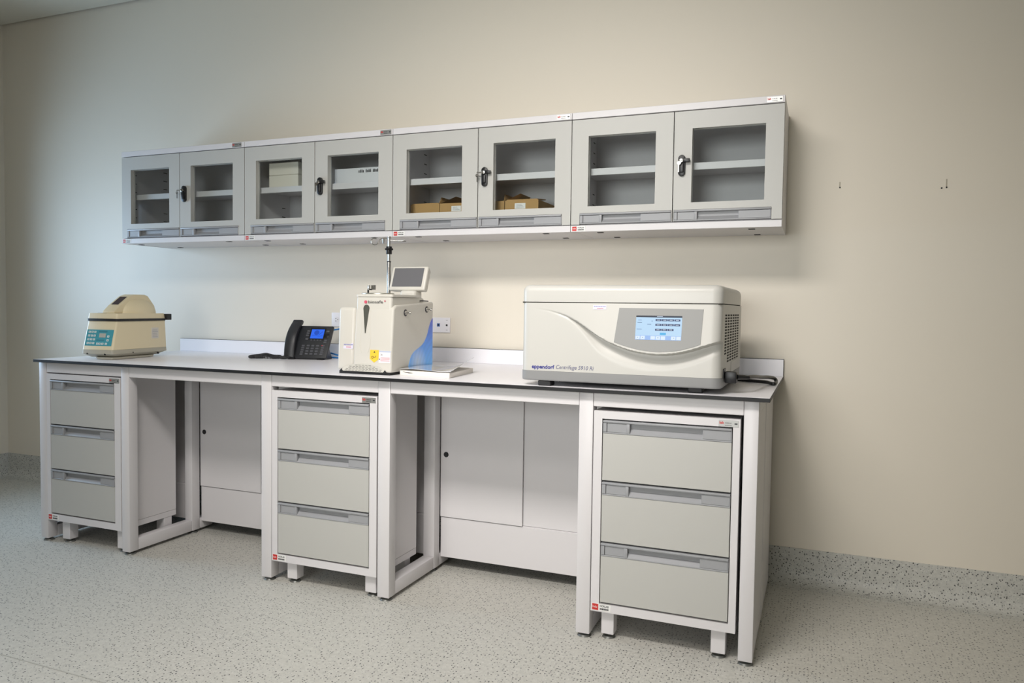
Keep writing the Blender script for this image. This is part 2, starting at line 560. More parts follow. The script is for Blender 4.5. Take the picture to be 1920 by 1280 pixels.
def cabinet(i):
    x0, x1 = WX[i] + .0008, WX[i + 1] - .0008
    cab = thing('wall_cabinet', LABS[i], 'cabinet', group='wall cabinets above the bench')
    b = BM()
    t = .016
    yb = -.001
    box(b, x0, x0 + t, CY + .022, yb, CZ0, CZ1)
    box(b, x1 - t, x1, CY + .022, yb, CZ0, CZ1)
    box(b, x0 + t, x1 - t, CY + .022, yb, CZ1 - .02, CZ1 - .001)
    box(b, x0 + t, x1 - t, CY + .022, yb, CZ0 + .001, CZ0 + .055)
    box(b, x0 + t, x1 - t, yb - .008, yb - .001, CZ0 + .055, CZ1 - .02)
    obj('carcass', b, 'steel', cab, 0)
    b = BM(); box(b, x0, x1, CY - .001, CY + .022, DZ1 + .004, CZ1, .0012, 1); obj('top_rail', b, 'steel', cab)
    b = BM(); box(b, x0, x1, CY - .001, CY + .022, CZ0, DZ0 - .004, .0012, 1); obj('bottom_rail', b, 'steel', cab)
    b = BM(); box(b, x0 + t + .001, x1 - t - .001, -.312, -.312 + .016, 1.812, 1.842, .001, 1); box(b, x0 + t + .001, x1 - t - .001, -.2965, -.012, 1.838, 1.842)
    obj('shelf', b, 'steel', cab)
    b = BM()
    for yy in (-.285, -.06):
        for z in [1.665 + .049 * k for k in range(8)]:
            if 1.80 < z < 1.85:
                continue
            box(b, x0 + t, x0 + t + .0012, yy - .014, yy + .014, z, z + .004)
            box(b, x1 - t - .0012, x1 - t, yy - .014, yy + .014, z, z + .004)
    obj('shelf_slots', b, 'dark', cab, 0, kind='stuff')
    for (sx, sy) in SCREWS[i]:
        b = BM(); box(b, sx - .013, sx + .013, sy - .011, sy + .011, CZ0 - .001, CZ0 + .0015); obj('screw_slot', b, 'dark', cab, 0)
    s = SPL[i]
    wl, wr = WIN[i]
    door(cab, x0 + .001, s - .002, wl, x0 + .041, s - .005, 0)
    door(cab, s + .002, x1 - .001, wr, s + .006, x1 - .042, (1, 1, 3, 2)[i] if i != 1 else 2)
    name_plate(cab, x1 - .008 + (0 if i else -.01), CZ1 - .0265, CY - .001, .062, .0225)
    logo_sticker(cab, x0 + .006, CZ0 + .003, CY - .001, .062, .022)
    return cab
for i in range(4):
    cabinet(i)

# contents of the cabinets
SH = 1.8425
for k in range(2):
    b = BM(); box(b, .985, 1.175, -.283, -.06, SH + k * .0665, SH + .0655 + k * .0665, .002, 1)
    box(b, .9851, 1.1749, -.2835, -.2825, SH + k * .0665 + .046, SH + k * .0665 + .0468)
    tagged(obj('carton', b, 'paperbox'), ['lower of the two stacked cream cartons on the wall cabinet shelf', 'upper of the two stacked cream cartons on the wall cabinet shelf'][k], 'box', 'stacked cartons')
b = BM(); box(b, 1.398, 1.742, -.275, -.08, SH, SH + .08, .004, 2)
t = tagged(obj('glossy_carton', b, 'wrap'), 'long shiny white film-wrapped carton on the shelf of the wall cabinet', 'box')
b = BM()
for k in range(16):
    if k in (4, 9):
        continue
    q = 1.545 + k * .0085
    box(b, q, q + .0055, -.2757, -.2745, SH + .054, SH + .066)
    if k % 3:
        box(b, q + .001, q + .0045, -.2757, -.2745, SH + .06, SH + .07)
obj('printed_line', b, 'ink', t, 0, label='blurred dark line of print')

def open_carton(name, x0, x1, lab, label, flaps):
    z0, z1, yf, yb = CZ0 + .0555, 1.723, -.268, -.03
    t = thing(name, label, 'box', group='cardboard boxes in the wall cabinet')
    b = BM()
    box(b, x0, x1, yf, yf + .004, z0, z1)
    box(b, x0, x1, yb - .004, yb, z0, z1)
    box(b, x0, x0 + .004, yf + .004, yb - .004, z0, z1)
    box(b, x1 - .004, x1, yf + .004, yb - .004, z0, z1)
    box(b, x0 + .004, x1 - .004, yf + .004, yb - .004, z0, z0 + .004)
    obj('box_wall', b, 'card', t, 0)
    for s in flaps:
        b = BM()
        if s == 'l':
            prism(b, [(x0, yf + .004, z1), (x0 - .0, yb, z1), (x0 + .035, yb, z1 + .045), (x0 + .035, yf + .1, z1 + .045)], (.004, 0, .002))
        elif s == 'r':
            prism(b, [(x1, yf + .004, z1), (x1, yb, z1), (x1 - .035, yb, z1 + .045), (x1 - .035, yf + .1, z1 + .045)], (-.004, 0, .002))
        else:
            prism(b, [(x0 + .006, yf + .005, z1 + .001), (x1 - .006, yf + .005, z1 + .001), (x1 - .006, yf + .12, z1 + .012), (x0 + .006, yf + .12, z1 + .012)], (0, 0, .004))
        obj('flap', b, 'card', t, 0)
    if lab:
        b = BM(); box(b, lab[0], lab[1], yf - .001, yf + .001, 1.683, 1.709)
        l = obj('paper_label', b, 'white', t, 0, label='white paper label with thin print')
        b = BM()
        for k in range(3):
            box(b, lab[0] + .008, lab[1] - .008 - .006 * k, yf - .0013, yf, 1.69 + k * .006, 1.691 + k * .006)
        obj('fine_print', b, 'ink', l, 0)
open_carton('cardboard_box', 1.845, 2.0045, None, 'plain unlabelled open cardboard box at the left on the wall cabinet floor', 'rt')
open_carton('cardboard_box', 2.0075, 2.350, (2.072, 2.124), 'wide open cardboard box with a white label behind the left glass door', 'lr')
open_carton('cardboard_box', 2.354, 2.522, (2.404, 2.458), 'open cardboard box with a white label behind the door with the latch', 'tl')

# ------------------------------------------------------------------ bench frame
H = .928
YP = -.943
POSTS = [(.0895, .1413), (.6528, .7021), (1.489, 1.5432), (2.0844, 2.1402), (2.9416, 2.9949), (3.5235, 3.572)]
bench = thing('bench_frame', 'long white steel bench frame with square posts and back panels under the worktop', 'bench')
ZR = .9135
for (a, c) in POSTS:
    b = BM(); box(b, a, c, YP, YP + .052, .015, ZR, .003, 2); obj('front_post', b, 'steel', bench)
    b = BM(); box(b, a, c, -.548, -.494, .015, ZR, .003, 2); obj('rear_post', b, 'steel', bench)
    b = BM(); box(b, a + .001, c - .001, YP + .053, -.549, .0155, .072, .003, 2); box(b, a + .001, c - .001, -.493, -.40, .0155, .072, .003, 2); obj('stretcher', b, 'steel', bench)
    b = BM(); box(b, a + .001, c - .001, YP + .053, -.549, .864, ZR - .001, .002, 1); obj('side_rail', b, 'steel', bench)
    for yy in (YP + .026, -.521):
        b = BM(); cyl(b, ((a + c) / 2, yy, 0), ((a + c) / 2, yy, .006), .026, .022, 24); cyl(b, ((a + c) / 2, yy, .006), ((a + c) / 2, yy, .0155), .008, seg=12)
        obj('levelling_foot', b, 'foot', bench, label='grey round levelling foot')
for (p, q) in zip(POSTS, POSTS[1:]):
    b = BM(); box(b, p[1] + .0008, q[0] - .0008, YP + .0015, YP + .035, .862, ZR, .002, 1); obj('front_rail', b, 'steel', bench)
    b = BM(); box(b, p[1] + .0008, q[0] - .0008, -.484, -.479, .056, .243, .001, 1); box(b, p[1] + .0008, q[0] - .0008, -.479, -.465, .235, .2455, .001, 1); obj('lower_back_panel', b, 'steel', bench)
    mid = (p[1] + q[0]) / 2 + .008
    if q[0] - p[1] > .7:
        b = BM(); box(b, p[1] + .0008, mid, -.4905, -.485, .2465, .9125, .001, 1); u = obj('upper_back_panel', b, 'steel', bench)
        b = BM(); cyl(b, (p[1] + .029, -.489, .537), (p[1] + .029, -.4915, .537), .0125, seg=24); obj('finger_hole', b, 'rubber', u, label='round black finger hole')
        b = BM(); box(b, mid - .02, q[0] - .0008, -.4765, -.471, .2465, .9125, .001, 1); obj('upper_back_panel', b, 'steel', bench)
    else:
        b = BM(); box(b, p[1] + .0008, q[0] - .0008, -.4765, -.471, .2465, .9125, .001, 1); obj('upper_back_panel', b, 'steel', bench)
b = BM(); box(b, .0915, .0985, YP + .053, -.55, .075, .863, .001, 1); obj('end_panel', b, 'steel', bench)
b = BM(); box(b, .0915, .0985, -.493, -.03, .02, .912, .001, 1); obj('end_panel', b, 'steel', bench)
b = BM(); box(b, 3.563, 3.570, YP + .053, -.55, .075, .863, .001, 1); obj('end_panel', b, 'steel', bench)
b = BM(); box(b, 3.563, 3.570, -.493, -.07, .02, .912, .001, 1); obj('end_panel', b, 'steel', bench)

# ------------------------------------------------------------------ worktop
X0, X1 = .0881, 3.608
top = thing('worktop', 'continuous white laminate worktop with black front edge on the bench frame', 'worktop', (0, 0, 0))
b = BM(); box(b, X0, X1, -.9727, -.001, .914, .9274, .0006, 1); obj('core_board', b, 'core', top, label='black core showing as the dark front edge')
b = BM(); box(b, X0 + .0015, X1 - .0015, -.9712, -.0215, .92745, .928); obj('laminate_surface', b, 'lam', top, 0, label='white laminate surface')
b = BM(); box(b, X0, X1, -.0185, -.001, .9282, 1.0045, .0008, 1); up = tagged(obj('upstand', b, 'core'), 'low white upstand with black top edge along the wall behind the worktop', 'upstand')
b = BM(); box(b, X0 + .001, X1 - .0018, -.0199, -.0187, .9282, 1.0028); obj('laminate_face', b, 'lam', up, 0)

# ------------------------------------------------------------------ drawer units under the bench
def drawer_unit(x0, x1, z0, z1, dx0, dx1, zs, legs, label):
    u = thing('drawer_unit', label, 'cabinet', ((x0 + x1) / 2, -.77, 0), group='three-drawer units under the bench')
    ox, oy = (x0 + x1) / 2, -.77
    def P(name, b, m, par=u, **k):
        for v in b.verts:
            v.co.x -= ox
            v.co.y -= oy
        return obj(name, b, m, par, **k)
    yf, yb = YP - .0005, -.605
    zt, zb = zs[0] + .003, zs[3] - .003
    b = BM()
    ring(b, x0, x1, z0, z1, dx0 - .003, dx1 + .003, zb, zt, yf, yf + .022)
    box(b, x0 + .0005, x0 + .012, yf + .022, yb, z0 + .0005, z1 - .0005)
    box(b, x1 - .012, x1 - .0005, yf + .022, yb, z0 + .03, z1 - .0005)
    box(b, x1 - .014, x1 - .0005, yf + .022, yb, z0 + .0005, z0 + .0285)
    box(b, x0 + .012, x1 - .014, yf + .022, yb, z0 + .0005, z0 + .012)
    box(b, x0 + .012, x1 - .012, yf + .022, yb, z1 - .012, z1 - .0005)
    box(b, x0 + .012, x1 - .012, yb - .004, yb, z0 + .012, z1 - .012)
    P('carcass', b, 'steel', smooth=0)
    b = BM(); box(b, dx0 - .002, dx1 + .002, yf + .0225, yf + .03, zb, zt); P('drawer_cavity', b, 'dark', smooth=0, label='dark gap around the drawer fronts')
    w = dx1 - dx0
    for k in range(3):
        a, c = zs[k + 1] + .0038, zs[k] - .0018
        b = BM(); box(b, dx0, dx1, yf, yf + .018, a, c - .0485, .0012, 1)
        d = P('drawer', b, 'door')
        h = pull_strip(d, dx0 - ox, dx1 - ox, c - .048, c, yf - oy, dx0 - ox + w * .22, dx0 - ox + w * .785)
    for i, (la, lb) in enumerate(legs):
        for yy in (-.918, -.68):
            b = BM(); box(b, la, lb, yy, yy + .05, .017, z0 + .0004, .002, 1); P('leg', b, 'steel')
            b = BM(); cyl(b, ((la + lb) / 2, yy + .025, 0), ((la + lb) / 2, yy + .025, .006), .025, .021, 24); cyl(b, ((la + lb) / 2, yy + .025, .006), ((la + lb) / 2, yy + .025, .0175), .008, seg=12)
            P('levelling_foot', b, 'foot', label='grey round levelling foot')
    name_plate(u, x1 - ox - .006, z1 - .0275, yf - oy, .066, .0225)
    logo_sticker(u, x0 - ox + .004, z0 + .004, yf - oy, .072, .026)
drawer_unit(.1432, .6485, .113, .857, .171, .606, (.826, .600, .3745, .148), ((.213, .264), (.592, .646)), 'white three-drawer unit at the far left end of the bench, below the beige centrifuge')
drawer_unit(1.5475, 2.0795, .095, .8455, 1.580, 2.0415, (.814, .589, .3575, .129), ((1.610, 1.661), (2.010, 2.063)), 'white three-drawer unit between the two knee spaces, mid bench')
drawer_unit(2.9985, 3.513, .107, .8475, 3.033, 3.486, (.8165, .5905, .3655, .140), ((3.033, 3.080), (3.429, 3.479)), 'white three-drawer unit at the right bench end, below the large screen centrifuge')

# ------------------------------------------------------------------ large centrifuge with touch screen
M['cfwhite'] = mat('centrifuge_white', 'c8c6c0', .36)
M['cfgrey'] = mat('centrifuge_grey', '8f8f8f', .45)
M['panelgrey'] = mat('panel_grey', '8f8f8d', .38)
M['blueink'] = mat('blue_print', '2b2f86', .5)
cf = thing('refrigerated_centrifuge', 'large white benchtop centrifuge with curved front and lit touch screen', 'centrifuge', (2.710, -.95, H))
W, D = .735, .655
LIP = [(0, .298), (.003, .297), (.064, .292), (.125, .281), (.173, .268), (.228, .241), (.284, .204), (.331, .178), (.377, .16), (.422, .146), (.477, .137), (.53, .134), (.583, .14), (.634, .152), (.684, .17), (.734, .186), (.74, .188)]
OUT = [(0, .291), (.003, .291), (.125, .273), (.196, .246), (.243, .202), (.279, .153), (.314, .116), (.388, .083), (.471, .067), (.552, .071), (.63, .09), (.697, .119), (.732, .141), (.74, .145)]
def interp(T, x):
    for (a, fa), (c, fc) in zip(T, T[1:]):
        if x <= c:
            return fa + (fc - fa) * (x - a) / (c - a)
    return T[-1][1]
def sm(t):
    t = max(0, min(1, t))
    return t * t * (3 - 2 * t)
def smt(T, x, r=.02):
    return sum(interp(T, min(.74, max(0, x + d * r))) for d in (-1, -.5, 0, .5, 1)) / 5
def Bx(x):
    return .035 * sm((x - .08) / .24)
def face_y(x, z):
    zl = smt(LIP, x)
    zo = min(smt(OUT, x), zl - .004)
    lean = -Bx(x) * (.311 - z) / (.311 - .135)
    if z >= zl:
        y = lean
    else:
        t = (zl - z) / (zl - zo)
        amp = sm((x - .04) / .3)
        y0 = -Bx(x) * (.311 - zl) / (.311 - .135)
        inn = .024 * amp
        if t >= 1:
            y = 0
        else:
            y = y0 * (1 - sm(min(1, (zl - z) / .006)) * .62) * (1 - sm(t)) + inn * sm((zl - z) / .008) * (1 - sm(t)) * 1.1
    e = min(x, W - x)
    r = .035
    if e < r:
        y += r - math.sqrt(max(0, r * r - (r - e) ** 2))
    return y
b = BM()
def ugrid(u):
    # cluster columns at both rounded ends
    x = u * 150
    if x < 12:
        return .035 * (1 - math.cos(math.pi / 2 * x / 12))
    if x > 138:
        return W - .035 * (1 - math.cos(math.pi / 2 * (150 - x) / 12))
    return .035 + (W - .07) * (x - 12) / 126
V = grid(b, lambda u, v: (ugrid(u), face_y(ugrid(u), .056 + .2535 * v), .056 + .2535 * v), 150, 110)
be = [e for e in b.edges if e.is_boundary]
ex = bmesh.ops.extrude_edge_only(b, edges=be)
nv = [g for g in ex['geom'] if isinstance(g, bmesh.types.BMVert)]
for v in nv:
    v.co.y = D
bmesh.ops.contextual_create(b, geom=[e for e in b.edges if e.is_boundary])
obj('housing', b, 'cfwhite', cf, smooth=50)
def roundslab(bm, x0, x1, y0, y1, z0, z1, rv, rt, top=True, bot=False):
    box(bm, x0, x1, y0, y1, z0, z1, rv, 6, vertical)
    es = []
    for e in bm.edges:
        za, zb = e.verts[0].co.z, e.verts[1].co.z
        if top and abs(za - z1) < 1e-5 and abs(zb - z1) < 1e-5 or bot and abs(za - z0) < 1e-5 and abs(zb - z0) < 1e-5:
            es.append(e)
    bmesh.ops.bevel(bm, geom=es, offset=rt, segments=5, profile=.5, affect='EDGES')
b = BM(); roundslab(b, -.001, W + .002, -.001, D - .01, .3128, .3765, .036, .026); obj('lid', b, 'cfwhite', cf, smooth=50)
b = BM(); box(b, .004, W - .004, .006, D - .006, .3085, .3132); obj('lid_seal', b, 'gap', cf, 0)
b = BM(); roundslab(b, -.001, W + .002, -.003, D, .0195, .0555, .034, .006, False, True); obj('base_tray', b, 'cfgrey', cf, smooth=50)
for (fx, fy) in ((.07, .002), (.62, .03), (.075, .58), (.62, .58)):
    b = BM(); box(b, fx, fx + .05, fy, fy + .05, 0, .02, .003, 1); obj('foot', b, 'rubber', cf, label='black rubber foot')
b = BM(); box(b, .12, .62, .1, .56, .008, .019); obj('underside_plate', b, 'dark', cf, 0)
PAN = [(.378, .294), (.673, .292), (.668, .172), (.648, .164), (.623, .1565), (.6, .15), (.572, .1455), (.53, .142), (.5, .143), (.476, .145), (.45, .149), (.421, .1555), (.39, .164), (.366, .172)]
def lean(x, z):
    return -.035 * (.311 - z) / .176
b = BM(); prism(b, [(x, lean(x, z) - .0016, z) for x, z in PAN], (0, .0035, 0)); pan = obj('control_panel', b, 'panelgrey', cf, 0, label='grey control panel around the touch screen')
def slab(bm, x0, x1, z0, z1, lift, skew=0):
    prism(bm, [(x0, lean(0, z0) - lift, z0), (x1, lean(0, z0) - lift, z0), (x1 + skew, lean(0, z1) - lift, z1), (x0 + skew, lean(0, z1) - lift, z1)], (0, .0012, 0))
scr = mat('lit_screen', 'c2e1fb', .2, emit=1.15)
b = BM(); slab(b, .4415, .602, .1835, .268, .0022); so = obj('touch_screen', b, scr, cf, 0, label='lit pale blue touch screen')
b = BM(); slab(b, .4415, .602, .2618, .268, .0028); obj('title_bar', b, mat('screen_bar', '3a4250', .3, emit=1), so, 0)
b = BM()
for r_, (z0, z1, n) in enumerate(((.2493, .2563, 4), (.2325, .2395, 4), (.2158, .2228, 3))):
    for k in range(n):
        x = .5105 + k * .0218
        slab(b, x, x + .0204, z0, z1, .0028)
obj('screen_buttons', b, mat('screen_button', '3f4a70', .3, emit=1.1), so, 0, kind='stuff')
b = BM()
for z0, n in ((.2519, 4), (.2351, 4), (.2184, 3)):
    for k in range(n):
        x = .5105 + k * .0218
        slab(b, x + .005, x + .0155, z0, z0 + .0018, .0032)
for k in range(9):
    x = .4428 + k * .0178
    if k in (2, 6):
        continue
    slab(b, x, x + .0155, .1848, .197, .0028)
slab(b, .515, .535, .2642, .2656, .0032)
obj('screen_highlights', b, mat('screen_white', 'e0f0ff', .3, emit=1.15), so, 0, kind='stuff')
b = BM(); slab(b, .4415, .602, .1836, .1985, .0024); obj('tab_bar', b, mat('screen_tab', '9fc0f2', .3, emit=1.15), so, 0)
b = BM(); slab(b, .528, .549, .2012, .2092, .0028); obj('active_button', b, mat('screen_cyan', '55b4e8', .3, emit=1.15), so, 0)
b = BM()
for x, z, w_ in ((.449, .251, .013), (.4455, .2195, .018), (.447, .2425, .016), (.482, .2365, .014), (.496, .248, .005), (.449, .1905, .003), (.467, .1905, .003), (.52, .1905, .004), (.575, .1905, .003)):
    slab(b, x, x + w_, z, z + .0018, .003)
obj('screen_print', b, mat('screen_greyblue', '6d88a8', .3, emit=1.1), so, 0)
text('brand_lettering', 'eppendorf', 'blueink', cf, (.046, -.0006, .0595), .089, .0195, bold=.03, label='dark blue lettering')
text('model_lettering', 'Centrifuge 5910 Ri', mat('violet_print', '4a4a78', .5), cf, (.142, -.0006, .0605), .144, .0195, shear=.22, label='slanted violet lettering')
stk = mat('pale_sticker', 'dcd8e6', .5)
def sticker_on(parent, x0, x1, z0, z1, yf, tilt=0):
    b = BM(); prism(b, [(x0, yf(z0), z0), (x1, yf(z0), z0), (x1, yf(z1), z1), (x0, yf(z1), z1)], (0, .0012, 0))
    s = obj('inventory_sticker', b, stk, parent, 0, label='small pale sticker with violet and red print')
    b = BM()
    h = z1 - z0
    for k in range(7):
        x = x0 + (x1 - x0) * (.06 + .13 * k)
        z = z0 + h * .62
        box(b, x, x + (x1 - x0) * .1, yf(z) - .0005, yf(z) + .0005, z, z + h * .2)
    obj('violet_print', b, mat('violet_mark', '8f8fc0', .5), s, 0)
    b = BM()
    z = z0 + h * .2
    box(b, x0 + (x1 - x0) * .3, x0 + (x1 - x0) * .78, yf(z) - .0005, yf(z) + .0005, z, z + h * .18)
    obj('red_print', b, mat('red_mark', 'd39aa4', .5), s, 0)
sticker_on(cf, .281, .330, .287, .302, lambda z: -.032 * (.311 - z) / .176 - .0015)
# right side: ventilation slots, service flap, appliance inlet
b = BM()
for r_ in range(17):
    for c in range(6):
        if r_ > 13 and c < 1 or r_ == 16 and c < 1:
            continue
        y, z = .085 + c * .082, .272 - r_ * .0104
        box(b, W - .0005, W + .0006, y, y + .054, z - .0031, z + .0031)
obj('vent_slots', b, 'dark', cf, 0, kind='stuff', label='rows of small dark ventilation slots')
b = BM(); box(b, W - .0004, W + .0015, .3, .5, .058, .098); obj('side_flap', b, 'cfwhite', cf, 0)
b = BM(); box(b, W - .002, W + .004, .058, .113, .05, .086, .001, 1); obj('power_inlet', b, 'blackpl', cf, 0, label='black appliance inlet')
pc = thing('power_cord', 'black power cord plugged into the large centrifuge, looping over the worktop end', 'cable', (3.45, -.865, H))
b = BM()
box(b, .0, .04, -.02, .02, .036, .076, .004)
cyl(b, (.038, 0, .058), (.075, .045, .054), .010, .0072, 12)
obj('plug', b, 'blackpl', pc)
b = BM()
pts = [(.07, .04, .0545), (.088, .12, .052), (.105, .26, .04), (.125, .36, .033), (.143, .415, .024), (.150, .40, .012), (.142, .36, .0076), (.115, .40, .0095), (.08, .43, .009), (.03, .47, .0076), (-.03, .52, .0076), (-.1, .58, .0076), (-.14, .64, .0076)]
tube(b, smoothpath(pts), .007); obj('cable', b, 'blackpl', pc, smooth=60)

# ------------------------------------------------------------------ cell separator with monitor and drip pole
M['ivory'] = mat('ivory_plastic', 'd0ccc3', .35)
sep = thing('cell_separator', 'cream cell processing machine with tilted monitor and blue side decal', 'machine', (2.106, -.881, H))
SD = .372
def leanfix(bm, k=.055):
    for v in bm.verts:
        v.co.y += k * v.co.z * max(0, 1 - v.co.y / .2)
b = BM()
prism(b, [(0, 0, .012), (0, .006, .280), (0, .03, .293), (0, SD, .312), (0, SD, .012)], (-.187, 0, 0), .009, 4)
leanfix(b); obj('body', b, 'ivory', sep, smooth=50)
b = BM(); box(b, -.272, -.186, .004, SD - .01, .012, .284, .016, 4); leanfix(b); obj('side_module', b, 'ivory', sep, smooth=50)
b = BM(); roundslab(b, -.186, -.012, .0066, .27, .266, .3275, .012, .002); leanfix(b); obj('pump_cover', b, 'ivory', sep, smooth=50)
b = BM(); roundslab(b, -.187, -.008, .0035, .275, .3285, .339, .012, .003); leanfix(b); obj('cover_lip', b, 'ivory', sep, smooth=50)
b = BM(); box(b, -.262, -.012, .012, SD - .02, 0, .0125); obj('base', b, 'rubber', sep, 0, label='black recessed base')
# front face details; fy = front surface depth at height z
def fy(z):
    return .055 * z + .0 + (.006 * max(0, (z - .012)) / .268)
b = BM()
P = []
for k in range(17):
    a = math.pi * k / 16
    P.append((-.133 + .0145 * math.cos(a), 0, .278 + .0165 * math.sin(a)))
P += [(-.1345, 0, .174), (-.1315, 0, .174)]
P = [(x, fy(z) - .0025, z) for x, _, z in P]
prism(b, P, (0, .004, 0)); obj('column_window', b, mat('smoked_window', '55564f', .15), sep, 0, label='dark teardrop window')
b = BM()
for s in (-1, 1):
    pts = [(-.133 + s * .019, fy(.27) - .0006, .27), (-.133 + s * .02, fy(.2) - .0006, .2), (-.133 + s * .026, fy(.13) - .0006, .13), (-.133 + s * .016, fy(.09) - .0006, .09)]
    tube(b, smoothpath(pts), .0008, 6)
obj('face_groove', b, mat('ivory_groove', 'd6d2c8', .5), sep)
text('brand_lettering', 'biosafe', 'ink', sep, (-.1245, fy(.31) - .0036, .3005), .072, .0125, label='thin dark lettering')
b = BM(); cyl(b, (-.137, fy(.306) - .0015, .306), (-.137, fy(.306) - .0042, .306), .0068, seg=20); box(b, -.046, -.041, fy(.31) - .0042, fy(.31) - .002, .308, .313)
obj('red_emblem', b, mat('pink_red', 'd0546a', .5), sep, 0, label='red emblem beside the lettering')
sticker_on(sep, -.241, -.192, .106, .130, lambda z: fy(z) + .0015)
yl = mat('yellow_tag', 'f2c53a', .5)
b = BM(); prism(b, [(x, fy(z) - .0012, z) for x, z in ((-.105, .105), (-.0625, .105), (-.0625, .066), (-.083, .052), (-.105, .067))], (0, .002, 0))
yt = obj('warning_tag', b, yl, sep, 0, label='yellow pentagonal warning tag')
b = BM()
prism(b, [(-.088, fy(.094) - .0016, .0935), (-.079, fy(.094) - .0016, .0935), (-.0835, fy(.1) - .0016, .101)], (0, .001, 0))
cyl(b, (-.0925, fy(.074) - .0004, .0735), (-.0925, fy(.074) - .0017, .0735), .0055, seg=14)
pts = [(-.086, fy(.077) - .0014, .078), (-.083, fy(.076) - .0014, .0745), (-.078, fy(.076) - .0014, .0755), (-.075, fy(.08) - .0014, .081)]
tube(b, smoothpath(pts), .0011, 6)
obj('warning_symbol', b, 'ink', yt, 0)
b = BM(); cyl(b, (-.0925, fy(.074) - .001, .0735), (-.0925, fy(.074) - .0021, .0735), .0034, seg=14); obj('symbol_centre', b, yl, yt, 0)
b = BM(); prism(b, [(x, fy(z) - .0008, z) for x, z in ((-.0615, .1025), (-.005, .1025), (-.005, .0525), (-.0615, .0525))], (0, .0015, 0))
dl = obj('data_label', b, mat('data_label', 'e3dfe2', .5), sep, 0, label='pale data label with blue header and red print')
b = BM(); box(b, -.061, -.0055, fy(.1) - .0014, fy(.1), .0965, .102); obj('blue_header', b, mat('pale_blue', 'bcc4d8', .5), dl, 0)
b = BM()
for z in (.0715, .0655, .0595):
    box(b, -.052, -.009, fy(z) - .0013, fy(z), z, z + .0032)
obj('red_print', b, mat('pale_red', 'd8a9ae', .5), dl, 0)
text('lettering', '3x', 'ink', dl, (-.053, fy(.086) - .0014, .083), .009, .007)
b = BM(); cyl(b, (-.0575, fy(.067), .067), (-.0575, fy(.067) - .0014, .067), .0026, seg=8); obj('black_mark', b, 'ink', dl, 0)
# arched ventilation plate at the foot of the front
b = BM()
P = [(-.136 + .107 * math.cos(math.pi * k / 24), 0, .0125 + .033 * math.sin(math.pi * k / 24)) for k in range(25)]
prism(b, [(x, fy(z) - .0018, z) for x, _, z in P], (0, .003, 0)); vp = obj('vent_plate', b, mat('vent_plate', 'c6c3ba', .4), sep, 0)
b = BM()
for r_ in range(5):
    z = .0165 + r_ * .0055
    for c in range(-5, 6):
        x = -.136 + c * .0165 + (r_ % 2) * .004
        if ((x + .136) / .1) ** 2 + ((z - .0125 + .003) / .031) ** 2 < 1:
            box(b, x - .0058, x + .0058, fy(z) - .0026, fy(z), z - .0009, z + .0009)
obj('vent_slits', b, mat('slit_grey', '77766f', .7), vp, 0, kind='stuff')
for s in (-1, 1):
    x = -.136 + s * .1065
    b = BM(); prism(b, [(q, fy(z) - .0022, z) for q, z in ((x - .009, .0115), (x + .008, .0115), (x + .001 * s, .022))], (0, .004, 0)); obj('corner_foot', b, 'rubber', sep, 0, label='dark triangular foot')
# blue printed decal on the right side
def decal_material():
    m = bpy.data.materials.new('blue_wave_print')
    m.use_nodes = True
    nt = m.node_tree
    L = nt.links.new
    bs = nt.nodes['Principled BSDF']
    bs.inputs['Roughness'].default_value = .3
    tc = nt.nodes.new('ShaderNodeTexCoord')
    sp = nt.nodes.new('ShaderNodeSeparateXYZ')
    L(tc.outputs['Object'], sp.inputs[0])
    mr = nt.nodes.new('ShaderNodeMapRange')
    mr.inputs['From Min'].default_value = .03
    mr.inputs['From Max'].default_value = .235
    L(sp.outputs['Z'], mr.inputs['Value'])
    rp = nt.nodes.new('ShaderNodeValToRGB')
    rp.color_ramp.elements[0].color = lin('5fb4ff')
    rp.color_ramp.elements[1].color = lin('4a5ad0')
    e = rp.color_ramp.elements.new(.45)
    e.color = lin('4a95f6')
    L(mr.outputs[0], rp.inputs[0])
    ds = nt.nodes.new('ShaderNodeVectorMath')
    ds.operation = 'DISTANCE'
    ds.inputs[1].default_value = (0, .225, .045)
    L(tc.outputs['Object'], ds.inputs[0])
    m2 = nt.nodes.new('ShaderNodeMapRange')
    m2.inputs['From Min'].default_value = .0
    m2.inputs['From Max'].default_value = .08
    m2.inputs['To Min'].default_value = .75
    m2.inputs['To Max'].default_value = 0
    L(ds.outputs['Value'], m2.inputs['Value'])
    mx = nt.nodes.new('ShaderNodeMix')
    mx.data_type = 'RGBA'
    mx.inputs['B'].default_value = lin('cfd8e6')
    L(m2.outputs[0], mx.inputs['Factor'])
    L(rp.outputs[0], mx.inputs['A'])
    wv = nt.nodes.new('ShaderNodeTexWave')
    wv.wave_type = 'RINGS'
    wv.rings_direction = 'X'
    wv.inputs['Scale'].default_value = 12
    wv.inputs['Distortion'].default_value = 1.2
    wv.inputs['Detail'].default_value = 1
    mp = nt.nodes.new('ShaderNodeMapping')
    mp.inputs['Location'].default_value = (0, -.42, .02)
    L(tc.outputs['Object'], mp.inputs[0])
    L(mp.outputs[0], wv.inputs[0])
    m3 = nt.nodes.new('ShaderNodeMapRange')
    m3.inputs['To Min'].default_value = .95
    m3.inputs['To Max'].default_value = 1.03
    L(wv.outputs['Fac'], m3.inputs['Value'])
    sc = nt.nodes.new('ShaderNodeVectorMath')
    sc.operation = 'SCALE'
    L(mx.outputs['Result'], sc.inputs[0])
    L(m3.outputs[0], sc.inputs['Scale'])
    L(sc.outputs[0], bs.inputs['Base Color'])
    return m
b = BM()
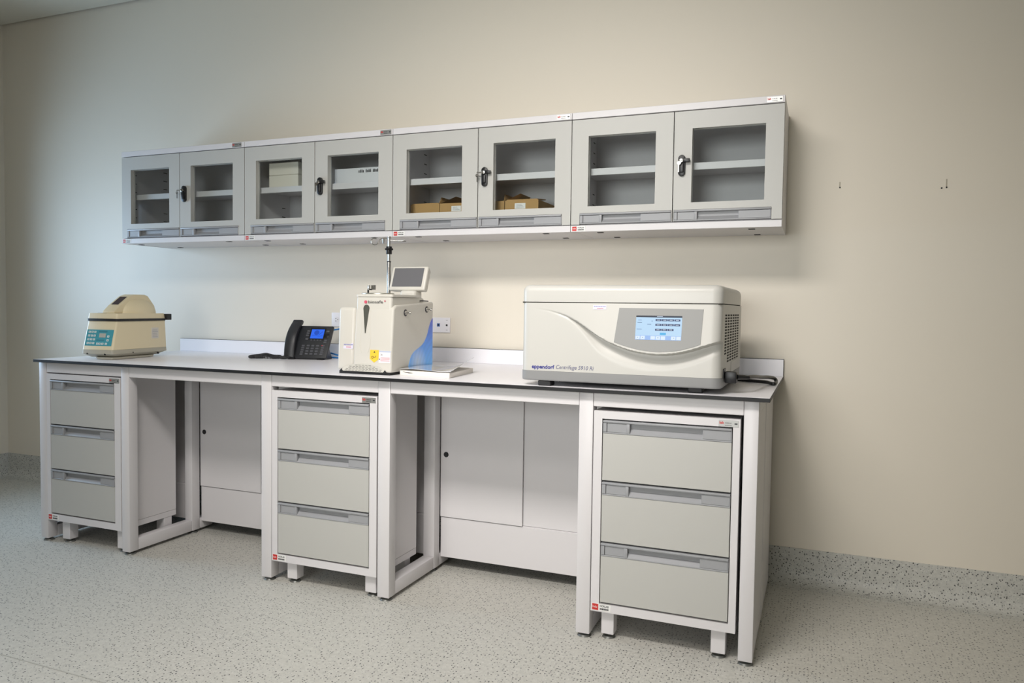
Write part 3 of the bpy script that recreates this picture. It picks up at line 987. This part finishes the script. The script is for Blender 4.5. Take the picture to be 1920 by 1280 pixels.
cv = smoothpath([(0, .364, .238), (0, .35, .226), (0, .332, .201), (0, .309, .158), (0, .27, .121), (0, .194, .092), (0, .163, .067), (0, .147, .031), (0, .144, .018)], 5)
prism(b, [(.0002, v.y, v.z) for v in cv] + [(.0002, .364, .018)], (.0008, 0, 0)); obj('side_decal', b, decal_material(), sep, 0, label='blue wave printed decal')
for (y, z) in ((.116, .262), (.306, .277)):
    b = BM(); cyl(b, (0, y, z), (.004, y, z), .0095, seg=20, bev=.001); cyl(b, (.003, y, z), (.022, y, z), .0028, seg=12); cyl(b, (.02, y, z), (.027, y, z), .0062, .0055, 14, .001)
    obj('clamp_knob', b, 'chrome', sep, label='metal knob on a dark ring')
    b = BM(); cyl(b, (-.001, y, z), (.0015, y, z), .0145, seg=20); obj('knob_ring', b, 'ink', sep)
b = BM()
tube(b, smoothpath([(-.022, .215, .3045), (-.022, .25, .311), (-.022, .30, .3155), (-.022, .36, .3145)]), .0026, 8); obj('handle_recess', b, 'ink', sep, label='dark curved grip slot')
# stop tap and tray on the cover
tr_ = mat('steel_tray', 'b8b5ab', .3, metal=.8)
b = BM()
P = [(-.13 + .075 * math.cos(2 * math.pi * k / 32), .105 + .055 * math.sin(2 * math.pi * k / 32), .3388) for k in range(32)]
prism(b, P, (0, 0, .0065), .0015, 1); obj('top_disc', b, tr_, sep, label='flat oval steel disc')
b = BM(); box(b, -.192, -.188, .118, .126, .345, .362); box(b, -.19, -.172, .118, .128, .358, .364, .001, 1); obj('tap_bracket', b, 'blackpl', sep)
b = BM(); cyl(b, (-.186, .122, .358), (-.186, .122, .380), .0055, seg=14, bev=.001)
for k in range(4):
    cyl(b, (-.172 + k * .0058, .122, .360), (-.172 + k * .0058, .122, .380), .0026, seg=10)
obj('valve', b, 'chrome', sep, label='small ribbed steel valve')
# monitor on its neck
MX, MY, MZ = -.010, .300, .3635
ang = R(20)
ux = Vector((1, 0, 0)); uz = Vector((0, math.sin(ang), math.cos(ang))); un = Vector((0, -math.cos(ang), math.sin(ang)))
def mon(p):
    return Vector((MX, MY, MZ)) + ux * p[0] + uz * p[2] - un * p[1]
b = BM(); box(b, -.187, 0, 0, .045, 0, .118, .008, 4)
for v in b.verts:
    if v.co.y > .03:
        v.co.x = -.0935 + (v.co.x + .0935) * .93
        v.co.z = .06 + (v.co.z - .06) * .9
    v.co = mon(v.co)
mo = obj('monitor', b, 'ivory', sep, smooth=50)
b = BM(); box(b, -.172, -.019, -.0012, .002, .017, .108)
for v in b.verts:
    v.co = mon(v.co)
obj('monitor_screen', b, mat('dark_screen', '6a696c', .25), mo, 0, label='dark grey blank screen')
b = BM()
roundslab(b, -.13, -.048, .285, .355, .308, .362, .015, .012); obj('monitor_neck', b, 'ivory', sep, smooth=50)
b = BM(); roundslab(b, -.165, -.04, .26, .365, .300, .3295, .02, .01); obj('neck_base', b, 'ivory', sep, smooth=50)
# drip pole
PX, PY = -.215, .335
b = BM(); cyl(b, (PX, PY, .27), (PX, PY, .495), .0092, seg=18, bev=.001); obj('lower_pole', b, 'chrome', sep, label='chrome lower tube')
b = BM(); cyl(b, (PX, PY, .49), (PX, PY, .606), .0066, seg=16); cyl(b, (PX, PY, .606), (PX, PY, .612), .0085, seg=16, bev=.001); obj('upper_pole', b, 'chrome', sep, label='chrome upper tube')
b = BM(); cyl(b, (PX, PY, .53), (PX, PY, .566), .0135, seg=16, bev=.002); cyl(b, (PX, PY, .549), (PX, PY, .557), .0215, seg=6, bev=.002); obj('clamp_collar', b, 'blackpl', sep, label='black clamp collar')
b = BM(); cyl(b, (PX, PY, .493), (PX, PY, .498), .0098, seg=18); obj('pole_ring', b, 'ink', sep)
b = BM()
tube(b, smoothpath([(PX, PY, .603), (PX - .03, PY - .003, .604), (PX - .047, PY - .004, .597), (PX - .058, PY - .005, .580), (PX - .073, PY - .006, .574), (PX - .089, PY - .006, .581), (PX - .091, PY - .006, .596), (PX - .08, PY - .006, .604), (PX - .064, PY - .006, .602)]), .0026, 8)
obj('bag_hook', b, 'chrome', sep, smooth=60)
b = BM()
tube(b, smoothpath([(PX, PY, .595), (PX + .03, PY + .01, .592), (PX + .06, PY + .02, .592), (PX + .067, PY + .022, .597)]), .0024, 8); obj('bag_hook', b, 'chrome', sep, smooth=60)
b = BM(); cyl(b, (PX - .02, PY - .016, .6), (PX - .02, PY - .016, .578), .0065, .003, 12); obj('hook_knob', b, 'chrome', sep)

# ------------------------------------------------------------------ booklet
bk = thing('booklet', 'thick white booklet with a lifted glossy cover lying beside the cell processing machine', 'book', (2.25, -.7, H))
A, Bc, Cc, Dc = Vector((2.120, -.832, 0)), Vector((2.367, -.860, 0)), Vector((2.333, -.560, 0)), Vector((2.112, -.540, 0))
off = Vector((2.25, -.7, 0))
def bq(u, v):
    return (A * (1 - u) + Bc * u) * (1 - v) + (Dc * (1 - u) + Cc * u) * v - off
b = BM()
prism(b, [bq(0, 0) + Vector((0, 0, .001)), bq(1, 0) + Vector((0, 0, .001)), bq(1, 1) + Vector((0, 0, .001)), bq(0, 1) + Vector((0, 0, .001))], (0, 0, .020), .002, 2)
obj('page_block', b, mat('paper_pages', 'e8e2da', .75, bump=.2, bscale=900), bk)
def cover(u, v):
    p = bq(u * 1.03 - .01, v)
    lift = .036 * max(0, u - .5) ** 2 / .25 * (0.1 + v) + .003 * math.sin(u * 5 + v * 3)
    return (p.x, p.y, .0255 + lift)
b = BM()
V = grid(b, cover, 24, 10)
ex = bmesh.ops.extrude_face_region(b, geom=b.faces[:])
for g in ex['geom']:
    if isinstance(g, bmesh.types.BMVert):
        g.co.z += .0012
obj('front_cover', b, mat('glossy_cover', 'e6e6e8', .12, coat=.8), bk, smooth=60, label='glossy white cover, right edge lifted')
b = BM(); prism(b, [bq(-.002, -.004) + Vector((0, 0, .0002)), bq(1.004, -.004) + Vector((0, 0, .0002)), bq(1.004, 1.0) + Vector((0, 0, .0002)), bq(-.002, 1.0) + Vector((0, 0, .0002))], (0, 0, .0008)); obj('back_cover', b, 'white', bk, 0)
b = BM()
prism(b, [bq(.06, -.003) + Vector((0, 0, .0165)), bq(.28, -.003) + Vector((0, 0, .0125)), bq(.19, -.003) + Vector((0, 0, .0105))], (0, -.0008, 0)); obj('page_gap', b, 'ink', bk, 0)

# ------------------------------------------------------------------ desk phone
M['phone'] = mat('phone_black', '2a2b2e', .42)
M['phonekey'] = mat('phone_key', '5a5b60', .4)
ph = thing('desk_phone', 'black desk telephone with lit blue display, handset and coiled cord', 'telephone', (1.331, -.253, H), R(10))
pa = math.atan2(.1744, .0965)
pu = Vector((0, math.cos(pa), math.sin(pa))); pn = Vector((0, -math.sin(pa), math.cos(pa)))
def pf(u, v, n=0):
    return Vector((u, 0, .004)) + pu * v + pn * n
def pbox(bm, u0, u1, v0, v1, n0, n1, bev=0, seg=2):
    t = BM()
    box(t, u0, u1, v0, v1, n0, n1, bev, seg)
    me = bpy.data.meshes.new('t')
    for v in t.verts:
        v.co = pf(v.co.x, v.co.y, v.co.z)
    t.to_mesh(me); t.free()
    bm.from_mesh(me)
    bpy.data.meshes.remove(me)
b = BM(); pbox(b, -.232, .0, .006, .2, -.017, 0, .005, 3); obj('phone_body', b, 'phone', ph, smooth=50)
b = BM(); prism(b, [(-.2, .012, 0), (-.2, .125, 0), (-.2, .118, .012), (-.2, .06, .10), (-.2, .03, .03)], (.18, 0, 0), .004, 2); obj('stand', b, 'phone', ph)
for x in (-.215, -.05):
    b = BM(); box(b, x, x + .035, -.002, .02, 0, .006); obj('rubber_foot', b, 'rubber', ph, 0)
b = BM(); pbox(b, -.128, -.038, .112, .186, -.001, .0012, .002, 1); obj('display_bezel', b, 'blackpl', ph)
b = BM(); pbox(b, -.119, -.045, .1225, .177, 0, .002); ds = obj('display', b, mat('phone_display', '2f6cf2', .2, emit=1.15), ph, 0, label='lit blue display')
b = BM()
t = BM(); cyl(t, (-.087, .157, .002), (-.087, .157, .0024), .0145, seg=20)
pts = [(-.072, .146, .0022), (-.06, .156, .0022), (-.055, .164, .0022)]
tube(t, smoothpath(pts), .0016, 6)
tube(t, smoothpath([(-.113, .138, .0022), (-.09, .141, .0022), (-.07, .136, .0022), (-.05, .139, .0022)]), .001, 6)
for v in t.verts:
    v.co = pf(*v.co)
obj('display_picture', t, mat('display_dark_blue', '2050c0', .3, emit=1.1), ds, 0)
b.free()
keyb = BM(); pbox(keyb, -.0085, .0085, -.0045, .0045, -.001, .0035, .0015, 1)
base = pf(0, 0, 0)
for v in keyb.verts:
    v.co -= base
key = obj('key', keyb, 'phonekey', ph)
key.location = pf(-.118, .078)
spots = [(x, z) for x in (-.118, -.091, -.064) for z in (.078, .062, .046, .03)][1:]
spots += [(-.032, .079 - .0125 * k) for k in range(5)] + [(-.147, .077 - .0125 * k) for k in range(5)]
spots += [(-.024, .166), (-.026, .111), (-.026, .1), (-.136, .166), (-.137, .153), (-.138, .14), (-.136, .118)] + [(-.109 + .018 * k, .1125) for k in range(4)]
for (u, v) in spots:
    k = dup(key, ph, pf(u, v))
    if v in (.1125,):
        k.scale = (.6, .6, .6)
b = BM(); pbox(b, -.038, -.013, .127, .152, -.001, .003, .003, 2); obj('navigation_pad', b, 'blackpl', ph)
b = BM(); pbox(b, -.04, -.036, .078, .081, .002, .004); obj('message_lamp', b, mat('red_lamp', 'e02040', .3, emit=1.2), ph, 0, label='small red lamp')
# arched handset standing proud at the left
b = BM()
def hprof(v):
    t = (v - .004) / .216
    arch = math.sin(math.pi * max(0, min(1, t)))
    return .02 + .030 * arch, (.0 + .026 * arch if .1 < t < .9 else .0)
n = 26
rows = []
for i in range(n + 1):
    v = .002 + .222 * i / n
    hi, lo = hprof(v)
    rows.append([pf(-.234, v, lo), pf(-.181, v, lo), pf(-.179, v, hi - .006), pf(-.187, v, hi), pf(-.228, v, hi), pf(-.236, v, hi - .006)])
VV = [[b.verts.new(p) for p in r] for r in rows]
for i in range(n):
    for k in range(6):
        b.faces.new((VV[i][k], VV[i][(k + 1) % 6], VV[i + 1][(k + 1) % 6], VV[i + 1][k]))
b.faces.new(VV[0][::-1]); b.faces.new(VV[-1])
obj('handset', b, 'phone', ph, smooth=45)
# coiled cord lying on the bench
b = BM()
path = smoothpath([(-.205, -.004, .012), (-.222, -.03, .010), (-.235, -.045, .012), (-.25, -.03, .016), (-.28, -.045, .018), (-.32, -.045, .026), (-.36, -.05, .019), (-.40, -.045, .014), (-.405, -.06, .011), (-.36, -.075, .012), (-.32, -.078, .013), (-.275, -.07, .012), (-.25, -.055, .012), (-.225, -.02, .012), (-.21, .0, .02)], 40)
cp = []
for i, p in enumerate(path):
    a = i * .95
    q = path[min(i + 1, len(path) - 1)] - path[max(0, i - 1)]
    q.normalize()
    s = q.cross(Vector((0, 0, 1))).normalized()
    c = p + s * .0062 * math.cos(a) + s.cross(q) * .0062 * math.sin(a)
    c.z = max(c.z, .0032)
    cp.append(c)
tube(b, cp, .0029, 6); obj('coiled_cord', b, 'phone', ph, smooth=60)

# blue network leads behind the phone
M['bluecable'] = mat('blue_cable', '2f7fc4', .4)
for (pts, lb) in (([(1.262, -.1, 1.083), (1.285, -.085, 1.087), (1.32, -.07, 1.094), (1.38, -.06, 1.10), (1.5, -.04, 1.09), (1.72, -.018, 1.115)], 'blue network lead rising from the phone top edge'),
                  ([(1.232, -.118, .955), (1.262, -.108, .956), (1.30, -.10, .9465), (1.36, -.1, .936), (1.45, -.12, .9335), (1.55, -.1, .9335), (1.62, -.14, .9335)], 'upper of two blue network leads low behind the phone'),
                  ([(1.238, -.125, .945), (1.27, -.12, .935), (1.31, -.118, .9335), (1.38, -.13, .9335), (1.46, -.16, .9335), (1.6, -.17, .9335)], 'lower of two blue network leads, lying on the worktop')):
    b = BM(); tube(b, smoothpath(pts), .0044, 8)
    tagged(obj('network_cable', b, 'bluecable', smooth=60), lb, 'cable', 'blue network leads')

# ------------------------------------------------------------------ wall sockets
ws = thing('wall_socket', 'white power socket plate on the wall behind the phone', 'socket', (1.255, 0, 1.139))
b = BM(); box(b, -.062, .062, -.007, .0, -.040, .040, .003, 2); obj('cover_plate', b, 'socket', ws)
for cx in (-.028, .028):
    b = BM(); cyl(b, (cx, -.006, 0), (cx, -.0085, 0), .017, seg=24, bev=.001); r_ = obj('receptacle', b, 'socket', ws)
    b = BM(); box(b, cx - .008, cx + .001, -.0089, -.007, .005, .0075); box(b, cx - .008, cx + .001, -.0089, -.007, -.0085, -.006); cyl(b, (cx + .0095, -.007, 0), (cx + .0095, -.0089, 0), .0026, seg=10); obj('contact_slots', b, 'dark', r_, 0)
dsk = thing('data_socket', 'white wall plate with blue data jack beside the cell processing machine', 'socket', (1.880, 0, 1.122))
b = BM(); box(b, -.062, .060, -.007, 0, -.040, .040, .003, 2); obj('cover_plate', b, 'socket', dsk)
b = BM(); box(b, -.0175, .0, -.0085, -.004, -.008, .009, .001, 1); j = obj('data_jack', b, mat('blue_jack', '3c66a8', .4), dsk, label='blue data jack')
b = BM(); box(b, -.0125, -.004, -.0089, -.005, -.004, .005); obj('jack_opening', b, 'dark', j, 0)
b = BM(); cyl(b, (.041, -.006, 0), (.041, -.011, 0), .0048, seg=14); obj('coaxial_jack', b, 'dark', dsk)
for z in (-.027, .025):
    b = BM(); box(b, .036, .046, -.0075, -.006, z, z + .0015); obj('screw_slot', b, 'foot', dsk, 0)

# ------------------------------------------------------------------ small beige centrifuge
M['beige'] = mat('beige_plastic', 'e8dab8', .42)
M['beigegrey'] = mat('grey_beige_plastic', 'b5b0a0', .5)
sc_ = thing('small_centrifuge', 'small beige domed centrifuge with turquoise keypad on the left bench end', 'centrifuge', (.464, -.827, H), R(8))
CW, CD = .184, .402
def frustum(bm, lo, hi, z0, z1, bev, seg=3):
    """lo, hi = (x0,x1,y0,y1) at z0 / z1"""
    vs = [bm.verts.new((x, y, z)) for (q, z) in ((lo, z0), (hi, z1)) for (x, y) in ((q[0], q[2]), (q[1], q[2]), (q[1], q[3]), (q[0], q[3]))]
    fs = [bm.faces.new(vs[0:4][::-1]), bm.faces.new(vs[4:8])]
    for i in range(4):
        fs.append(bm.faces.new((vs[i], vs[(i + 1) % 4], vs[4 + (i + 1) % 4], vs[4 + i])))
    bmesh.ops.recalc_face_normals(bm, faces=fs)
    if bev:
        es = [e for e in set(e for f in fs for e in f.edges) if vertical(e)]
        bmesh.ops.bevel(bm, geom=es, offset=bev, segments=seg, profile=.5, affect='EDGES')
def fyz(z):
    return .038 * (z - .051) / .147
b = BM(); frustum(b, (-CW, 0, 0, CD), (-CW + .002, -.004, .038, CD - .004), .0505, .1948, .010); obj('housing', b, 'beige', sc_, smooth=50)
b = BM(); frustum(b, (-CW + .02, -.02, .03, CD - .05), (-CW - .002, .002, -.002, CD + .002), .012, .030, .012); frustum(b, (-CW - .002, .002, -.002, CD + .002), (-CW - .001, .001, -.001, CD + .001), .0301, .050, .012)
obj('base_shell', b, 'beigegrey', sc_, smooth=50, label='grey lower shell')
b = BM(); frustum(b, (-.11, -.012, .012, CD - .09), (-.115, -.01, .01, CD - .085), .002, .0125, .01); obj('plinth', b, 'beigegrey', sc_, smooth=50)
for (x, y) in ((-.13, .13), (-.04, .10), (-.13, .30), (-.04, .30)):
    b = BM(); cyl(b, (x, y, 0), (x, y, .013), .013, seg=16); obj('foot', b, 'rubber', sc_, label='black rubber foot')
b = BM()
for (x, y, z) in ((-.15, -.0025, .03), (-.045, -.0025, .028)):
    cyl(b, (x, y + .004, z), (x, y - .001, z), .004, seg=10)
cyl(b, (.0, .14, .033), (.004, .14, .033), .003, seg=10); cyl(b, (-.004, .33, .02), (.004, .33, .02), .005, seg=10)
obj('screw', b, 'dark', sc_)
b = BM(); frustum(b, (-CW - .002, .0, .034, CD - .003), (-CW - .002, .0, .034, CD - .003), .1951, .2072, .012); obj('lid_gasket', b, 'rubber', sc_, smooth=50, label='black rubber gasket band')
b = BM()
frustum(b, (-CW, -.002, .036, CD - .005), (-CW + .003, -.005, .04, CD - .009), .2075, .2345, .012)
lid = obj('lid', b, 'beige', sc_, smooth=50)
# dome over the rear of the lid, with the straight ridge across it
cx0, cy0, ax, ay, hh = -.092, .258, .087, .134, .082
b = BM()
nu, nv = 48, 14
rows = []
for j in range(nv):
    t = math.pi / 2 * j / nv
    rr = math.cos(t) ** .85
    zz = .2335 + hh * math.sin(t)
    rows.append([b.verts.new((cx0 + ax * rr * math.cos(2 * math.pi * k / nu), cy0 + ay * rr * math.sin(2 * math.pi * k / nu), zz)) for k in range(nu)])
tip = b.verts.new((cx0, cy0, .2335 + hh))
for r0, r1 in zip(rows, rows[1:]):
    for k in range(nu):
        b.faces.new((r0[k], r0[(k + 1) % nu], r1[(k + 1) % nu], r1[k]))
for k in range(nu):
    b.faces.new((rows[-1][k], rows[-1][(k + 1) % nu], tip))
b.faces.new(rows[0][::-1])
obj('lid_dome', b, 'beige', lid, smooth=60)
ridge = [(.075, .2345), (.079, .246), (.118, .277), (.19, .323), (.225, .334), (.30, .334), (.325, .327), (.375, .275), (.388, .2345)]
b = BM(); prism(b, [(-.128, y, z) for y, z in ridge], (.072, 0, 0), .004, 3); obj('lid_ridge', b, 'beige', lid, smooth=50)
def on_ridge(y):
    return .277 + (y - .118) * (.323 - .277) / .072
b = BM()
d = Vector((0, .072, .046)).normalized(); nn = Vector((0, -d.z, d.y))
q = [Vector((-.113, .122, on_ridge(.122))), Vector((-.071, .122, on_ridge(.122))), Vector((-.071, .186, on_ridge(.186))), Vector((-.113, .186, on_ridge(.186)))]
prism(b, [p + nn * .0006 for p in q], nn * .0008); obj('sight_window', b, mat('dark_window', '4c4347', .2), lid, 0, label='dark sight window on the ridge slope')
b = BM(); box(b, -.135, -.085, .052, .06, .2342, .2356); obj('lid_slot', b, mat('brown_slot', '8d7f63', .6), lid, 0)
b = BM(); box(b, -.02, .010, CD - .008, CD + .028, .199, .232, .002, 1); box(b, -CW - .004, -CW + .026, CD - .008, CD + .028, .199, .232, .002, 1); obj('hinge', b, 'rubber', sc_, label='black hinge block')
# keypad panel on the leaning front
fd = Vector((0, .038, .1465)).normalized(); fn_ = Vector((0, -fd.z, fd.y))
def ff(x, z, lift=0):
    return Vector((x, fyz(z), z)) + fn_ * lift
def fslab(bm, x0, x1, z0, z1, lift, th=.001):
    prism(bm, [ff(x0, z0, lift), ff(x1, z0, lift), ff(x1, z1, lift), ff(x0, z1, lift)], -fn_ * th)
b = BM(); fslab(b, -.172, -.0125, .070, .151, .0008); kp = obj('keypad_panel', b, mat('turquoise', '3f9aa8', .4), sc_, 0, label='turquoise keypad panel')
kw = mat('key_white', 'dde6e4', .4)
kb = BM(); prism(kb, [fd * -.0052 + Vector((-.0062, 0, 0)), fd * -.0052 + Vector((.0062, 0, 0)), fd * .0052 + Vector((.0062, 0, 0)), fd * .0052 + Vector((-.0062, 0, 0))], fn_ * .0018)
k0 = obj('button', kb, kw, kp, 0)
ps = [(-.155 + .0168 * i, .1395 - .0188 * j) for j in range(4) for i in range(3)] + [(-.039, .1175), (-.039, .0985), (-.097, .0805), (-.083, .0805), (-.066, .0805), (-.045, .0805)]
k0.location = ff(*ps[0])
for p in ps[1:]:
    dup(k0, kp, ff(*p))
b = BM()
for p in ps[12:14] + ps[14:18]:
    fslab(b, p[0] - .002, p[0] + .002, p[1] - .002, p[1] + .002, .0023, .0006)
for p in ps[:12]:
    fslab(b, p[0] - .0012, p[0] + .0008, p[1] - .0028, p[1] + .0028, .0022, .0005)
obj('button_print', b, mat('key_print', '6b7a7c', .5), kp, 0, kind='stuff')
b = BM(); fslab(b, -.094, -.055, .112, .1325, .0016); obj('display', b, mat('lcd_grey', 'b9b6ac', .3), kp, 0, label='pale grey display')
b = BM(); fslab(b, -.1, -.05, .138, .146, .0011); fslab(b, -.107, -.06, .095, .101, .0011); obj('panel_print', b, mat('teal_print', '2f7f8d', .5), kp, 0)
b = BM(); prism(b, [(-.0018, .283, .1), (-.0018, .337, .1), (-.0028, .337, .158), (-.0028, .283, .158)], (.0014, 0, 0)); nl = obj('rating_label', b, mat('label_paper', 'd9d4cc', .5), sc_, 0, label='pale rating label on the side')
b = BM()
for k in range(5):
    box(b, -.0012, .0002, .29, .33 - .004 * (k % 3), .108 + k * .009, .110 + k * .009)
obj('fine_print', b, mat('label_print', 'a9a7ae', .5), nl, 0)
